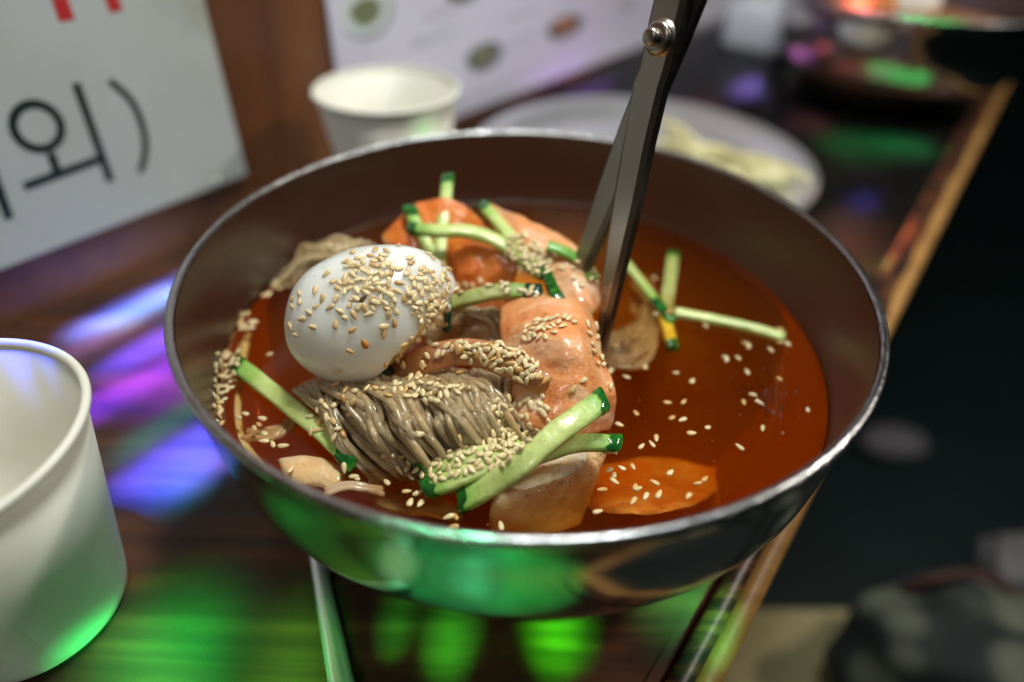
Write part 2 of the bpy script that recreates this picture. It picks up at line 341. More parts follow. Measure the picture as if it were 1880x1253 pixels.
# ------------------------------------------------------------------ main bowl
def bowl(loc, name, label, group, s=1.0, n=160):
    root = empty(name, (loc[0], loc[1], loc[2]+TZ), label, 'bowl', group)
    out = [(1.0, -.004), (1.001, -.012), (.992, -.03), (.985, -.12), (.976, -.22), (.965, -.31), (.955, -.345), (.942, -.375), (.915, -.43), (.87, -.50), (.80, -.565), (.70, -.625), (.58, -.67), (.50, -.69), (.49, -.70), (.485, -.745), (.475, -.75), (.465, -.745), (.46, -.70), (.2, -.695), (.001, -.694)]
    inn = [(.978, -.004), (.975, -.03), (.968, -.12), (.958, -.22), (.947, -.31), (.935, -.345), (.90, -.42), (.85, -.49), (.78, -.55), (.69, -.605), (.56, -.65), (.3, -.672), (.001, -.676)]
    rim = [(.999, -.006), (1.002, .002), (.999, .008), (.990, .0105), (.983, .008), (.979, .002), (.979, -.006)]
    for nm, pr, mm in (('outer_wall', out, M['steel']), ('inner_wall', inn, M['steel_in']), ('rim', rim, M['steel_rim'])):
        V, F = lathe(pr, loc, n, close=(nm == 'rim'))
        if nm == 'inner_wall': F = [f[::-1] for f in F]
        mk(nm, V, F, mm, root, land=('bowl' if (nm == 'inner_wall' and loc[0] == 0) else False))
    return root
bowl((0, 0, 0), 'noodle_bowl', 'large steel bowl in the foreground filled with noodles, egg and red broth', 'steel noodle bowls')
# broth
BZ = -.30
bp_ = [(.001, BZ)]+[(r, BZ) for r in (.2, .4, .6, .8, .9)]+[(.935, BZ+.002), (.9465, BZ+.010), (.944, -.31), (.931, -.345), (.896, -.42), (.846, -.488), (.775, -.547), (.686, -.601), (.556, -.645), (.3, -.667), (.001, -.671)]
V, F = lathe(bp_, (0, 0, 0), 128)
br = mk('broth', V, [f[::-1] for f in F], M['broth']); props(br, 'clear orange red chilli broth filling the foreground steel bowl', 'broth', kind='stuff')
V, F = lathe([(.001, BZ), (.946, BZ)], (0, 0, 0), 96); BV.append((np.array(V), F, 'broth'))
# ------------------------------------------------------------------ radish slices
def surf(rows, nu, nv):
    rows = [catmull([P(*p) for p in r], nu) for r in rows]
    cols = np.array(rows)                      # rows x nu
    out = np.array([catmull(cols[:, i], nv) for i in range(nu)])   # nu x nv x 3
    return out
def sheet(name, rows, th, m, label, cat, group=None, nu=34, nv=22, amp=.010, fr=9, kind='food', rnd=.5):
    G = surf(rows, nu, nv)
    du = np.gradient(G, axis=0); dv = np.gradient(G, axis=1); N = np.cross(du, dv); N /= np.linalg.norm(N, axis=2)[..., None]+1e-12
    if (N[..., 2].mean()) < 0: N = -N
    top = np.zeros_like(G); bot = np.zeros_like(G); sd = R.random()*50
    for i in range(nu):
        for j in range(nv):
            k = mnoise.noise(Vector(G[i, j]*fr)+Vector((sd, 0, 0))); k2 = mnoise.noise(Vector(G[i, j]*fr*3.3)+Vector((sd, 9, 0)))
            e = min(i, nu-1-i, j*1.5, (nv-1-j)*1.5)/3.0; e = min(1, e); e = math.sqrt(max(0, 1-(1-e)**2))
            d = (k*amp+k2*amp*.35)
            top[i, j] = G[i, j]+N[i, j]*(d+th*.5*e); bot[i, j] = G[i, j]+N[i, j]*(d*.6-th*.5*e)
    V = np.vstack([top.reshape(-1, 3), bot.reshape(-1, 3)]); F = []; o = nu*nv; id_ = lambda i, j: i*nv+j
    for i in range(nu-1):
        for j in range(nv-1):
            F.append((id_(i, j), id_(i+1, j), id_(i+1, j+1), id_(i, j+1))); F.append((o+id_(i, j), o+id_(i, j+1), o+id_(i+1, j+1), o+id_(i+1, j)))
    for i in range(nu-1): 
        F.append((id_(i, 0), o+id_(i, 0), o+id_(i+1, 0), id_(i+1, 0))); F.append((id_(i, nv-1), id_(i+1, nv-1), o+id_(i+1, nv-1), o+id_(i, nv-1)))
    for j in range(nv-1):
        F.append((id_(0, j), id_(0, j+1), o+id_(0, j+1), o+id_(0, j))); F.append((id_(nu-1, j), o+id_(nu-1, j), o+id_(nu-1, j+1), id_(nu-1, j+1)))
    ob = mk(name, V, F, m, land=kind); props(ob, label, cat, group); return ob
RG = 'pickled radish slices in the bowl'
sheet('radish_slice', [[(925, 556, -.13), (985, 545, -.09), (1045, 552, -.09), (1082, 590, -.14)],
                       [(917, 620, -.15), (985, 610, -.07), (1060, 625, -.06), (1098, 655, -.16)],
                       [(925, 700, -.20), (1000, 690, -.13), (1070, 695, -.12), (1122, 712, -.20)],
                       [(905, 775, -.27), (980, 790, -.24), (1050, 800, -.25), (1120, 790, -.33)]], .028, M['salmon'],
      'broad salmon pink radish slice draped left of the scissor tips', 'radish slice', RG, 60, 60, .020, 7)
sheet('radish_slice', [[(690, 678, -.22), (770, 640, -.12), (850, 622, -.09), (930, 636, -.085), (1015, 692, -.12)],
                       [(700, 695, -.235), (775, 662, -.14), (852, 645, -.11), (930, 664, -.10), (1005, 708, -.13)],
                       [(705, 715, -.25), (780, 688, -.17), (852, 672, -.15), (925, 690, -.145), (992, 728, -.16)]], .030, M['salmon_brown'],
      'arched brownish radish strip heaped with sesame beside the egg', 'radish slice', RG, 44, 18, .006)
sheet('radish_slice', [[(700, 432, -.10), (765, 376, -.03), (840, 376, -.02), (900, 420, -.05), (950, 495, -.10)],
                       [(715, 465, -.14), (780, 420, -.07), (850, 420, -.06), (895, 460, -.09), (940, 515, -.14)],
                       [(740, 500, -.2), (800, 470, -.15), (850, 480, -.15), (890, 510, -.18), (925, 530, -.2)]], .030, M['orange'],
      'bright orange radish slice curling behind the egg', 'radish slice', RG, 44, 30, .026, 7)
sheet('radish_slice', [[(825, 470, -.12), (870, 448, -.07), (925, 470, -.08), (950, 500, -.12)],
                       [(828, 500, -.16), (875, 490, -.12), (925, 500, -.12), (945, 520, -.15)],
                       [(830, 540, -.21), (880, 535, -.19), (920, 530, -.19), (940, 540, -.2)]], .030, M['orange'],
      'small glowing orange radish chunk under the upper cucumber stick', 'radish slice', RG, 30, 26, .022)
sheet('radish_slice', [[(888, 368, -.02), (960, 402, -.015), (1030, 440, -.05), (1088, 490, -.09), (1100, 560, -.15)],
                       [(900, 400, -.04), (960, 436, -.035), (1015, 475, -.06), (1062, 525, -.09), (1080, 585, -.15)],
                       [(912, 440, -.07), (965, 470, -.07), (1005, 508, -.09), (1036, 550, -.11), (1050, 600, -.14)]], .024, M['salmon'],
      'long pale salmon radish strip running from the back cucumber to the scissors', 'radish slice', RG, 56, 24, .018, 8)
sheet('radish_slice', [[(925, 880, -.325), (1000, 835, -.305), (1060, 825, -.305), (1115, 830, -.33)],
                       [(900, 930, -.34), (980, 890, -.305), (1040, 870, -.31), (1100, 870, -.36)],
                       [(900, 970, -.42), (960, 950, -.385), (1020, 935, -.40), (1080, 915, -.43)],
                       [(915, 990, -.48), (970, 985, -.45), (1020, 980, -.46), (1060, 960, -.49)]], .035, M['pale_orange'],
      'fan shaped pale radish slice just under the broth near the front rim', 'radish slice', RG, 34, 30, .012)
sheet('radish_slice', [[(452, 600, -.345), (436, 690, -.345), (434, 790, -.345), (478, 870, -.35)],
                       [(463, 605, -.355), (448, 695, -.36), (446, 790, -.36), (490, 862, -.365)]], .012, M['pale_orange'],
      'thin pale radish strip submerged along the left bowl wall', 'radish slice', RG, 34, 8, .006)
sheet('radish_slice', [[(510, 845, -.33), (575, 838, -.322), (645, 870, -.335)],
                       [(520, 870, -.335), (585, 865, -.318), (630, 890, -.33)],
                       [(540, 900, -.35), (590, 895, -.33), (600, 915, -.345)]], .03, M['pale_orange'],
      'small pale radish piece under the broth at the lower left rim', 'radish slice', RG, 26, 18, .012)
sheet('radish_slice', [[(1060, 860, -.60), (1130, 850, -.56), (1200, 840, -.55), (1270, 850, -.57), (1330, 860, -.62)],
                       [(1060, 890, -.61), (1130, 885, -.55), (1200, 880, -.53), (1270, 880, -.56), (1330, 880, -.61)],
                       [(1070, 915, -.58), (1130, 918, -.50), (1200, 916, -.47), (1260, 912, -.50), (1320, 895, -.58)],
                       [(1085, 935, -.50), (1140, 945, -.43), (1200, 943, -.41), (1250, 936, -.43), (1300, 912, -.50)]], .02, M['salmon'],
      'orange radish slice slanting down into the broth by the lower right rim', 'radish slice', RG, 26, 20, .012)
for rows, lb in (([[(680, 880, -.50), (760, 890, -.50), (850, 910, -.50)], [(670, 905, -.45), (760, 920, -.45), (850, 935, -.45)], [(690, 925, -.39), (780, 945, -.385), (850, 955, -.39)]], 'pale radish piece deep in the broth in front of the noodle bundle'),):
    sheet('radish_slice', rows, .03, M['pale_orange'], lb, 'radish slice', RG, 26, 20, .02)
# ------------------------------------------------------------------ egg
EC = CAM+ray(684, 573)*1.845
la = CR*math.cos(math.radians(24))+CU*math.sin(math.radians(24)); sa = -CR*math.sin(math.radians(24))+CU*math.cos(math.radians(24))
nc = .70*CR-.66*CU+.16*CF; nc /= np.linalg.norm(nc); cutd = .126
V = []; F = []; n_, m_ = 120, 80
for i in range(m_+1):
    t = math.pi*i/m_
    for j in range(n_):
        a = 2*math.pi*j/n_; c = math.cos(t); s = math.sin(t)
        k = 1-.10*c
        d = la*c*.247+sa*s*math.cos(a)*.188*k+CF*s*math.sin(a)*.19*k
        nn = mnoise.noise(Vector(d*9)); d = d*(1+.022*nn+.012*mnoise.noise(Vector(d*4+CU)))
        e = d@nc; lim = cutd+.010*mnoise.noise(Vector(d*22))
        if e > lim: d = d-nc*(e-lim)*.97
        V.append(EC+d)
for i in range(m_):
    for j in range(n_): F.append((i*n_+j, (i+1)*n_+j, (i+1)*n_+(j+1) % n_, i*n_+(j+1) % n_))
egg = empty('boiled_egg', (EC[0], EC[1], -.27), 'halved white boiled egg resting dome up on the noodles, strewn with sesame', 'egg')
mk('egg_white', V, F, M['egg'], egg, land='egg')
V, F = blob(EC+nc*(cutd-.01), .12, .12, .026, amp=.2, fr=4, rot=Matrix(Vector(nc).to_track_quat('Z', 'Y').to_matrix()).transposed())
mk('yolk', V, F, M['yolk'], egg, land='egg')
# ------------------------------------------------------------------ noodles
NOOD = 0
def noodle(pts, label, group, r=.0100, m=None, n=26, jit=.0, land='noodle', straight=False):
    pth = catmull([P(*p) for p in pts], n)
    sd = R.random()*99
    pth = pth+np.array([[mnoise.noise(Vector((i*.16, sd, k*7.0)))*jit for k in range(3)] for i in range(n)])
    rr = r*(1+.08*np.array([mnoise.noise(Vector((i*.3, sd+4, 0))) for i in range(n)]))
    V, F = tube(pth, rr, 9, .85)
    o = mk('noodle', V, F, m or M['noodle'], land=land); props(o, label, 'noodle', group); return o
LB = 'shiny grey brown buckwheat noodle in the bundle between egg and front cucumbers'
V, F = blob(P(775, 770, -.30), .26, .18, .125, amp=.15, seed=3); core = mk('noodle_mass', V, F, M['noodle'], land='noodle'); props(core, 'packed heart of the grey brown noodle bundle in front of the egg', 'noodles', kind='stuff')
lerp = lambda a, b, t: tuple(x+(y-x)*t for x, y in zip(a, b))
LOCKS = [((572, 708, -.245), (598, 748, -.225), (650, 818, -.265), (735, 880, -.34), 'leftmost lock of the front bundle below the egg'),
         ((618, 702, -.215), (662, 738, -.180), (703, 802, -.205), (775, 875, -.33), 'second lock from the left in the front bundle'),
         ((678, 700, -.195), (732, 732, -.155), (768, 792, -.175), (835, 868, -.31), 'middle lock of the front bundle under the arched strip'),
         ((742, 696, -.185), (798, 722, -.150), (838, 782, -.165), (890, 852, -.30), 'middle right lock of the front bundle'),
         ((806, 690, -.190), (856, 716, -.160), (892, 766, -.180), (935, 838, -.29), 'second lock from the right in the front bundle'),
         ((866, 686, -.205), (902, 706, -.185), (928, 750, -.205), (965, 822, -.29), 'rightmost lock of the front bundle beside the pink slice')]
for li, (a, m1, m2, e, lb) in enumerate(LOCKS):
    for k in range(21):
        ph = R.uniform(0, 6.28); tw = R.uniform(.3, 1.5)*R.choice((1, 1, 1, -1)); rx = 32*math.sqrt(R.random()); j = lambda s: R.gauss(0, s)
        pts = []
        for q, c in enumerate((a, lerp(a, m1, .5), m1, lerp(m1, m2, .5), m2, e)):
            ang = ph+tw*q*.5; f = (1, 1, .95, .9, .95, 1.15)[q]
            bow = (0, 4, 7, 7, 4, 0)[q]
            pts.append((c[0]+rx*f*math.cos(ang)+j(3)+bow, c[1]-rx*.30*math.cos(ang)+j(3)-bow*.5, c[2]+.020*math.sin(ang)*rx/32+(.006 if q in (1, 2, 3) else 0)))
        noodle(pts, 'thin wet noodle in the '+lb, 'noodles in the front bundle', r=R.uniform(.0078, .0112), n=34, jit=.006)
# one strand crossing over
noodle([(672, 712, -.17), (716, 738, -.135), (742, 790, -.16), (775, 838, -.21), (800, 872, -.29)], 'thick pale noodle twisting across the top of the front bundle', 'noodles in the front bundle', r=.0120, jit=.004)
noodle([(690, 716, -.16), (724, 745, -.14), (750, 770, -.15), (800, 815, -.19), (830, 860, -.27)], 'second pale noodle crossing over the middle of the front bundle', 'noodles in the front bundle', r=.0110, jit=.004)
for k in range(16):
    t = k/15; j = lambda s: R.uniform(-s, s)
    noodle([(815+t*60+j(8), 610+j(6), -.24), (845+t*50+j(8), 575+j(8), -.17+j(.015)), (880+t*40+j(8), 585+j(10), -.17), (930+j(8), 630+j(8), -.24)], 'dull grey noodle in the hollow between egg and pink radish', 'noodles in the hollow behind the arched strip', jit=.012)
V, F = blob(P(870, 620, -.28), .15, .10, .09, amp=.2, seed=5); c2 = mk('noodle_mass', V, F, M['noodle'], land='noodle'); props(c2, 'dark clump of noodles in the hollow between egg and pink radish', 'noodles', kind='stuff')
for k in range(20):
    t = k/19; j = lambda s: R.uniform(-s, s)
    noodle([(525+j(16), 505+t*24+j(10), -.31), (575+j(20), 462+t*30+j(10), -.235+j(.012)), (640+j(22), 447+t*30+j(9), -.20+j(.012)), (725+j(16), 470+t*15+j(8), -.27)], 'blurred grey noodle rising behind the upper left of the egg', 'noodles behind the egg', jit=.03)
for k in range(16):
    t = k/15; j = lambda s: R.uniform(-s, s)
    noodle([(1100+j(10), 640+t*20+j(8), -.36), (1120+j(14), 668-t*50, -.325), (1165+t*14+j(12), 672-t*80+j(8), -.318-t*.03), (1195+j(14), 630-t*90, -.345), (1170+j(14), 570-t*60, -.38)], 'noodle coiled just under the broth right of the scissor tips', 'noodles right of the scissors', r=.011, jit=.006)
for k in range(6):
    j = lambda s: R.uniform(-s, s)
    noodle([(455+j(14), 800+j(12), -.35), (520+j(20), 790+j(20), -.33), (560+j(20), 730+j(20), -.33), (600+j(20), 690+j(8), -.32)], 'thin noodle drifting under the broth left of the egg', 'loose noodles at the left', r=.010, m=M['noodle_pale'], jit=.01)
for k in range(2):
    noodle([(597, 902+k*8, -.31), (632, 890+k*6, -.299), (668, 892+k*6, -.303), (705, 900+k*10, -.33)], 'pale noodle breaking the broth surface near the front left rim', 'loose noodles near the rim', r=.0095, m=M['noodle_pale'], jit=.003)
for k in range(7):
    j = lambda s: R.uniform(-s, s)
    noodle([(650+j(16), 790+j(8), -.27), (720+j(12), 850+j(10), -.30), (800+j(10), 890+j(12), -.325), (860+j(10), 905+j(10), -.36)], 'noodle sliding from the front bundle into the broth', 'noodles in the front bundle', jit=.01)
# ------------------------------------------------------------------ cucumber sticks
CG = 'cucumber sticks in the bowl'
def stick(pts, w_, h_, label, ends='b', m=None, sk=None, n=26, slant=.0, both_len=.10, tw=0.0, land='cucumber', g=CG, side=()):
    path = catmull([P(*p) for p in pts], n); T, S, N = frames(path, (.02, -.35, 1))
    K = 16; V = []; rind = []; ring = []
    L = np.concatenate([[0], np.cumsum(np.linalg.norm(np.diff(path, axis=0), axis=1))]); tot = L[-1]; sd = R.random()*40
    def sec(i, grow=0.0):
        out = []
        for k in range(K):
            a = 2*math.pi*(k+.5)/K+tw; c, s = math.cos(a), math.sin(a)
            q = (abs(c)**7+abs(s)**7)**(-1/7)
            d = 1+.13*mnoise.noise(Vector((L[i]*14, k*.55, sd)))+.06*mnoise.noise(Vector((L[i]*40, k*1.1, sd+3)))
            out.append(path[i]+S[i]*c*q*(w_/2*d+grow)+N[i]*s*q*(h_/2*d+grow)+T[i]*(slant*c*w_*.5))
        return out
    def skinned(s):
        v = 0
        if 'a' in ends: v = max(v, 1-s/((both_len*1.9+.03)))
        if 'b' in ends: v = max(v, 1-(tot-s)/((both_len*1.9+.03)))
        return max(0, min(1, v))**1.0*.95
    F = []
    for i in range(n):
        V += sec(i); rind += [max(skinned(L[i]), .85 if k in side else 0) for k in range(K)]
    for i in range(n-1):
        for k in range(K): F.append((i*K+k, i*K+(k+1) % K, (i+1)*K+(k+1) % K, (i+1)*K+k))
    F.append(tuple(range(K))[::-1]); F.append(tuple((n-1)*K+k for k in range(K)))
    V = np.array(V); root = empty('cucumber_stick', tuple(V.mean(0)*[1, 1, 0]+[0, 0, V[:, 2].min()]), label, 'cucumber', g)
    mk('flesh', V, F, m or M['cucumber'], root, attr={'rind': rind}, land=land)
    for e in ends:
        if e not in 'ab': continue
        # rind cap on the slanted end
        path2 = []; idx = [i for i in range(n) if (L[i] < both_len if e == 'a' else tot-L[i] < both_len)]
        if e == 'a': idx = idx or [0, 1]
        if len(idx) < 2: idx = [0, 1] if e == 'a' else [n-2, n-1]
        V2 = []; F2 = []
        for i in idx:
            gr = .0025+.002*mnoise.noise(Vector((i*.9, sd, 0)))
            V2 += sec(i, gr)
        V2 = np.array(V2); q = len(idx); bi = (q-1)*K if e == 'a' else 0
        for k in range(K): V2[bi+k] += T[idx[0]]*(.014*mnoise.noise(Vector((k*.8, sd, 2)))+.004)
        endi = 0 if e == 'a' else q-1; tdir = -T[0] if e == 'a' else T[-1]
        V2[endi*K:(endi+1)*K] += tdir*.004
        cap = np.mean(V2[endi*K:(endi+1)*K], 0)+tdir*.010
        for i in range(q-1):
            for k in range(K): F2.append((i*K+k, i*K+(k+1) % K, (i+1)*K+(k+1) % K, (i+1)*K+k))
        V2 = np.vstack([V2, cap]); ci = len(V2)-1
        for k in range(K):
            f = (endi*K+k, endi*K+(k+1) % K, ci); F2.append(f if e == 'b' else f[::-1])
        mk('skin', V2, F2, sk or M['skin'], root, land=land)
    return root
stick([(432, 668, -.285), (500, 720, -.275), (560, 768, -.272), (605, 805, -.27), (648, 850, -.29)], .050, .028, 'cucumber stick floating at the left between bowl wall and noodles', 'ab', slant=.5, both_len=.065)
stick([(772, 868, -.275), (830, 846, -.235), (900, 832, -.215), (960, 822, -.21)], .045, .026, 'upper of the two cucumber sticks ending left under a heap of sesame', 'a', slant=.5, both_len=.018)
stick([(782, 898, -.285), (840, 878, -.25), (900, 852, -.225), (945, 836, -.215)], .050, .030, 'lower of the two cucumber sticks ending left at the front of the bundle', 'a', slant=.45, both_len=.025, sk=M['skin'])
stick([(940, 855, -.235), (1010, 828, -.215), (1070, 814, -.21), (1135, 816, -.225)], .044, .028, 'cucumber stick whose dark tip points right beneath the long front one', 'b', slant=-.4, both_len=.045)
stick([(848, 920, -.29), (905, 890, -.24), (960, 850, -.175), (1030, 790, -.125), (1108, 735, -.11)], .056, .030, 'long front cucumber stick lying across the others up towards the pink radish', 'ab', both_len=.022, slant=-.45)
stick([(822, 326, .03), (818, 370, -.01), (812, 420, -.06), (806, 500, -.13)], .040, .022, 'upright cucumber stick standing tallest at the back of the pile', 'a', slant=.35, both_len=.03)
stick([(752, 383, -.02), (765, 415, -.05), (783, 450, -.09), (800, 500, -.15)], .042, .026, 'short slanting cucumber stick at the back left of the upright one', 'a', slant=-.4, both_len=.045)
stick([(752, 420, -.03), (800, 424, -.01), (860, 426, -.015), (915, 445, -.035), (965, 480, -.07)], .044, .030, 'curved cucumber stick lying across the back of the pile', 'a', slant=.7, both_len=.05, side=(11, 12, 13))
stick([(886, 378, .0), (905, 398, -.005), (925, 420, -.015), (945, 445, -.03)], .040, .026, 'small green tipped cucumber piece on the long salmon strip', 'a', slant=.3, both_len=.035)
stick([(1005, 452, -.02), (1040, 465, -.035), (1072, 485, -.06), (1092, 515, -.09)], .040, .024, 'bent yellow green cucumber stick left of the scissor blades', '', m=M['cucumber_olive'], side=(1, 2, 3, 4))
stick([(822, 560, -.12), (870, 545, -.09), (930, 535, -.075), (990, 538, -.07)], .048, .026, 'soaked olive cucumber slice running right from the egg', 'b', m=M['cucumber_olive'], sk=M['skin_dark'], both_len=.05)
stick([(995, 492, -.04), (1008, 515, -.05), (1022, 545, -.06), (1050, 572, -.085)], .028, .018, 'short dark green cucumber peel standing above the pink radish', 'ab', sk=M['skin'], both_len=.12)
stick([(930, 450, -.045), (960, 475, -.045), (1000, 505, -.05)], .050, .026, 'olive cucumber piece under the heap of sesame near the scissors', '', m=M['cucumber_olive'])
stick([(1148, 482, -.295), (1178, 520, -.288), (1205, 555, -.288), (1232, 590, -.30)], .030, .022, 'thin cucumber stick floating slantwise right of the scissors', 'b', both_len=.12, side=(9, 10, 11, 12, 13, 14))
stick([(1236, 466, -.285), (1232, 500, -.290), (1227, 535, -.305), (1222, 575, -.33)], .046, .022, 'faded cucumber stick sinking upright at the back right', 'a', m=M['cucumber_olive'], both_len=.02)
stick([(1238, 574, -.293), (1300, 585, -.288), (1370, 600, -.287), (1440, 620, -.292)], .034, .026, 'long thin cucumber stick floating towards the right bowl wall', '', side=(10, 11, 12, 13))
stick([(1218, 585, -.315), (1226, 605, -.312), (1234, 640, -.325)], .040, .026, 'yellow cucumber end with green tip sunk in the broth', 'b', m=M['yellow_end'], both_len=.03)
stick([(818, 540, -.10), (822, 570, -.12), (820, 605, -.16)], .020, .014, 'sliver of green cucumber peel at the right edge of the egg', 'ab', sk=M['skin_dark'], both_len=.06)
stick([(678, 692, -.215), (695, 690, -.20), (716, 680, -.19)], .030, .016, 'dark cucumber peel peeking out below the egg', 'ab', sk=M['skin_dark'], both_len=.06)
# chilli flakes and bubbles on the broth
V = []; F = []
for k in range(260):
    a = R.uniform(0, 2*math.pi); rr = .93*math.sqrt(R.random()); c = np.array([rr*math.cos(a), rr*math.sin(a), BZ+R.uniform(-.03, .0012)]); o = len(V); q = R.uniform(.0012, .0040); t = R.uniform(0, 6.28); n5 = R.choice((4, 5))
    for i in range(n5):
        b2 = t+2*math.pi*i/n5; V.append(c+[q*math.cos(b2)*R.uniform(.5, 1.2), q*math.sin(b2)*R.uniform(.5, 1.2), R.uniform(-.0005, .0005)])
    V.append(c+[0, 0, .0008])
    for i in range(n5): F.append((o+i, o+(i+1) % n5, o+n5))
props(mk('chilli_flakes', V, F, flat('chilli flake', (.32, .05, .015), .4)), 'tiny red chilli flakes drifting in the broth', 'chilli flakes', kind='stuff')
M['bubble'], _, _ = clear('bubble film', .02, (1, .98, .95), 1.38)
V = []; F = []
for (x, y, sx, sy, n5) in ((1400, 725, 45, 35, 70), (1150, 600, 35, 40, 50), (1010, 402, 22, 12, 26), (560, 480, 30, 14, 26), (1140, 640, 30, 10, 20), (720, 870, 60, 25, 30), (1120, 835, 20, 8, 10)):  # real slush patches, plus a back cluster standing in for a glint
    for k in range(n5):
        c = P(x+R.gauss(0, sx*.6), y+R.gauss(0, sy*.6), BZ)
        q = R.uniform(.002, .0075); v, f = blob(c+[0, 0, -q*.1], q, q, q*.8, 10, 6); o = len(V); V += list(v); F += [tuple(i+o for i in g) for g in f]
props(mk('bubbles', V, F, M['bubble']), 'small clear bubbles and ice slush on the broth, some added for sparkle', 'bubbles', kind='stuff')
M['droplet'], _, _ = clear('droplet', .13, (1, .97, .92), 1.7)
# clear droplets added to put sparkle on the wet noodles and slices
def inside(x, y, poly):
    c = False; n = len(poly)
    for i in range(n):
        (x1, y1), (x2, y2) = poly[i], poly[(i+1) % n]
        if (y1 > y) != (y2 > y) and x < (x2-x1)*(y-y1)/(y2-y1)+x1: c = not c
    return c
_v = []; _f = []; _o = 0
for V_, F_, kd in BV:
    _v.append(V_); _f += [tuple(i+_o for i in f) for f in F_]; _o += len(V_)
_b = BVHTree.FromPolygons([tuple(v) for v in np.vstack(_v)], _f)
V = []; F = []
for poly, n5, q0, q1 in (([(590, 700), (900, 690), (915, 800), (860, 850), (770, 875), (640, 850)], 330, .0009, .0030), ([(960, 630), (1080, 620), (1100, 740), (1000, 770)], 120, .0008, .0024),
                         ([(720, 390), (950, 400), (1080, 500), (1060, 600), (840, 540)], 70, .001, .003), ([(1000, 850), (1110, 840), (1090, 880), (950, 920)], 50, .001, .003), ([(820, 560), (920, 560), (920, 630), (830, 620)], 60, .001, .0028), ([(540, 450), (690, 450), (560, 520)], 50, .001, .003)):
    k = 0
    for _ in range(n5*6):
        if k >= n5: break
        x, y = R.uniform(min(p[0] for p in poly), max(p[0] for p in poly)), R.uniform(min(p[1] for p in poly), max(p[1] for p in poly))
        if not inside(x, y, poly): continue
        k += 1; d = Vector(ray(x, y)).normalized(); h, nn, ii, dd = _b.ray_cast(Vector(CAM), d)
        if h is None: continue
        q = R.uniform(q0, q1); v, f = blob(np.array(h), q*R.uniform(1, 1.8), q, q*.8, 8, 5); o = len(V); V += list(v); F += [tuple(i+o for i in g) for g in f]
props(mk('droplets', V, F, M['droplet']), 'tiny clear droplets added for sparkle on the wet noodles and radish', 'droplets', kind='stuff')
# ------------------------------------------------------------------ scissors
TIP = P(1097, 642, -.235); PIV = CAM+ray(1212, 66)*1.63
ax = PIV-TIP; LEN = np.linalg.norm(ax); ax /= LEN
toC = CAM-(TIP+PIV)/2; toC /= np.linalg.norm(toC)
e1 = toC-ax*(toC@ax); e1 /= np.linalg.norm(e1); e2 = np.cross(ax, e1)           # e2: sideways
if e2@CR < 0: e2 = -e2
ANG = math.radians(-38)
NF = math.cos(ANG)*e1+math.sin(ANG)*e2          # face normal, turned to the left
WD = np.cross(ax, NF); WD = WD if WD@CR > 0 else -WD
sci = empty('scissors', tuple(TIP), 'dark steel kitchen scissors standing with closed tips in the noodle bowl', 'scissors')
def blade(out, thick, off, mface, medge, tilt, name, bevel=.008):
    """outline in (s along, q across) from tip to above the pivot, tilted about the pivot"""
    ct, st = math.cos(tilt), math.sin(tilt)
    def pos(s, q, k):
        ds = s-LEN; s2 = ds*ct-q*st; q2 = ds*st+q*ct
        return TIP+ax*(LEN+s2)+WD*q2+NF*k
    V = []; F = []; n = len(out)
    for k, ins in ((off-thick, 0), (off-bevel*.5, 0), (off, 1)):
        for (s, a, b2) in out:
            a2 = a+(bevel if ins else 0); b3 = b2-(bevel*2.2 if ins else 0)
            if a2 > b3: a2 = b3 = (a+b2)/2
            V += [pos(s, a2, k), pos(s, b3, k)]
    L = 2*n
    for lay in (0, 1):
        for i in range(n-1):
            o = lay*L
            F.append((o+2*i, o+2*i+2, o+L+2*i+2, o+L+2*i)); F.append((o+2*i+1, o+L+2*i+1, o+L+2*i+3, o+2*i+3))
        F.append((lay*L, lay*L+L, lay*L+L+1, lay*L+1)); F.append((lay*L+L-2, lay*L+L-1, lay*L+2*L-1, lay*L+2*L-2))
    fi = len(F)
    for i in range(n-1):
        F.append((2*L+2*i, 2*L+2*i+2, 2*L+2*i+3, 2*L+2*i+1)); F.append((2*i, 2*i+1, 2*i+3, 2*i+2))
    ob = mk(name, V, F, [mface, medge], sci, smooth=False)
    for p in ob.data.polygons:
        if p.index < fi: p.material_index = 1
    return ob
o1 = [(0, -.004, .012), (.10, -.022, .020), (.25, -.040, .026), (.45, -.052, .034), (.62, -.056, .034), (.72, -.058, .038), (.76, -.060, .040), (.80, -.048, .046), (LEN+.02, -.048, .052), (LEN+.15, -.040, .056), (LEN+.5, -.035, .060)]
blade(o1, .030, 0, M['steel_dark'], M['steel_edge'], math.radians(0), 'blade')
o2 = [(.12, -.01, .008), (.22, -.045, .020), (.42, -.055, .03), (.62, -.055, .04), (.78, -.05, .045), (LEN, -.05, .05), (LEN+.15, -.05, .052), (LEN+.5, -.05, .05)]
blade(o2, .028, -.034, M['steel_dark'], M['steel_edge'], math.radians(12.5), 'blade')
q = Vector(NF).to_track_quat('Z', 'Y').to_matrix(); A = np.array(q)
def lathe_on(prof, base, name, mm, n=40, parent=None):
    V, F = lathe(prof, (0, 0, 0), n); V = np.array(V)@A.T+base; return mk(name, V, F, mm, parent)
pb = TIP+ax*(LEN-.005)+WD*.002
rv = lathe_on([(.001, .022), (.030, .022), (.038, .018), (.040, .010), (.036, .006), (.044, .004), (.046, -.001)], pb, 'washer', M['rivet'], parent=sci)
lathe_on([(.001, .050), (.014, .050), (.020, .046), (.022, .038), (.021, .020)], pb, 'rivet', M['rivet'], parent=sci)
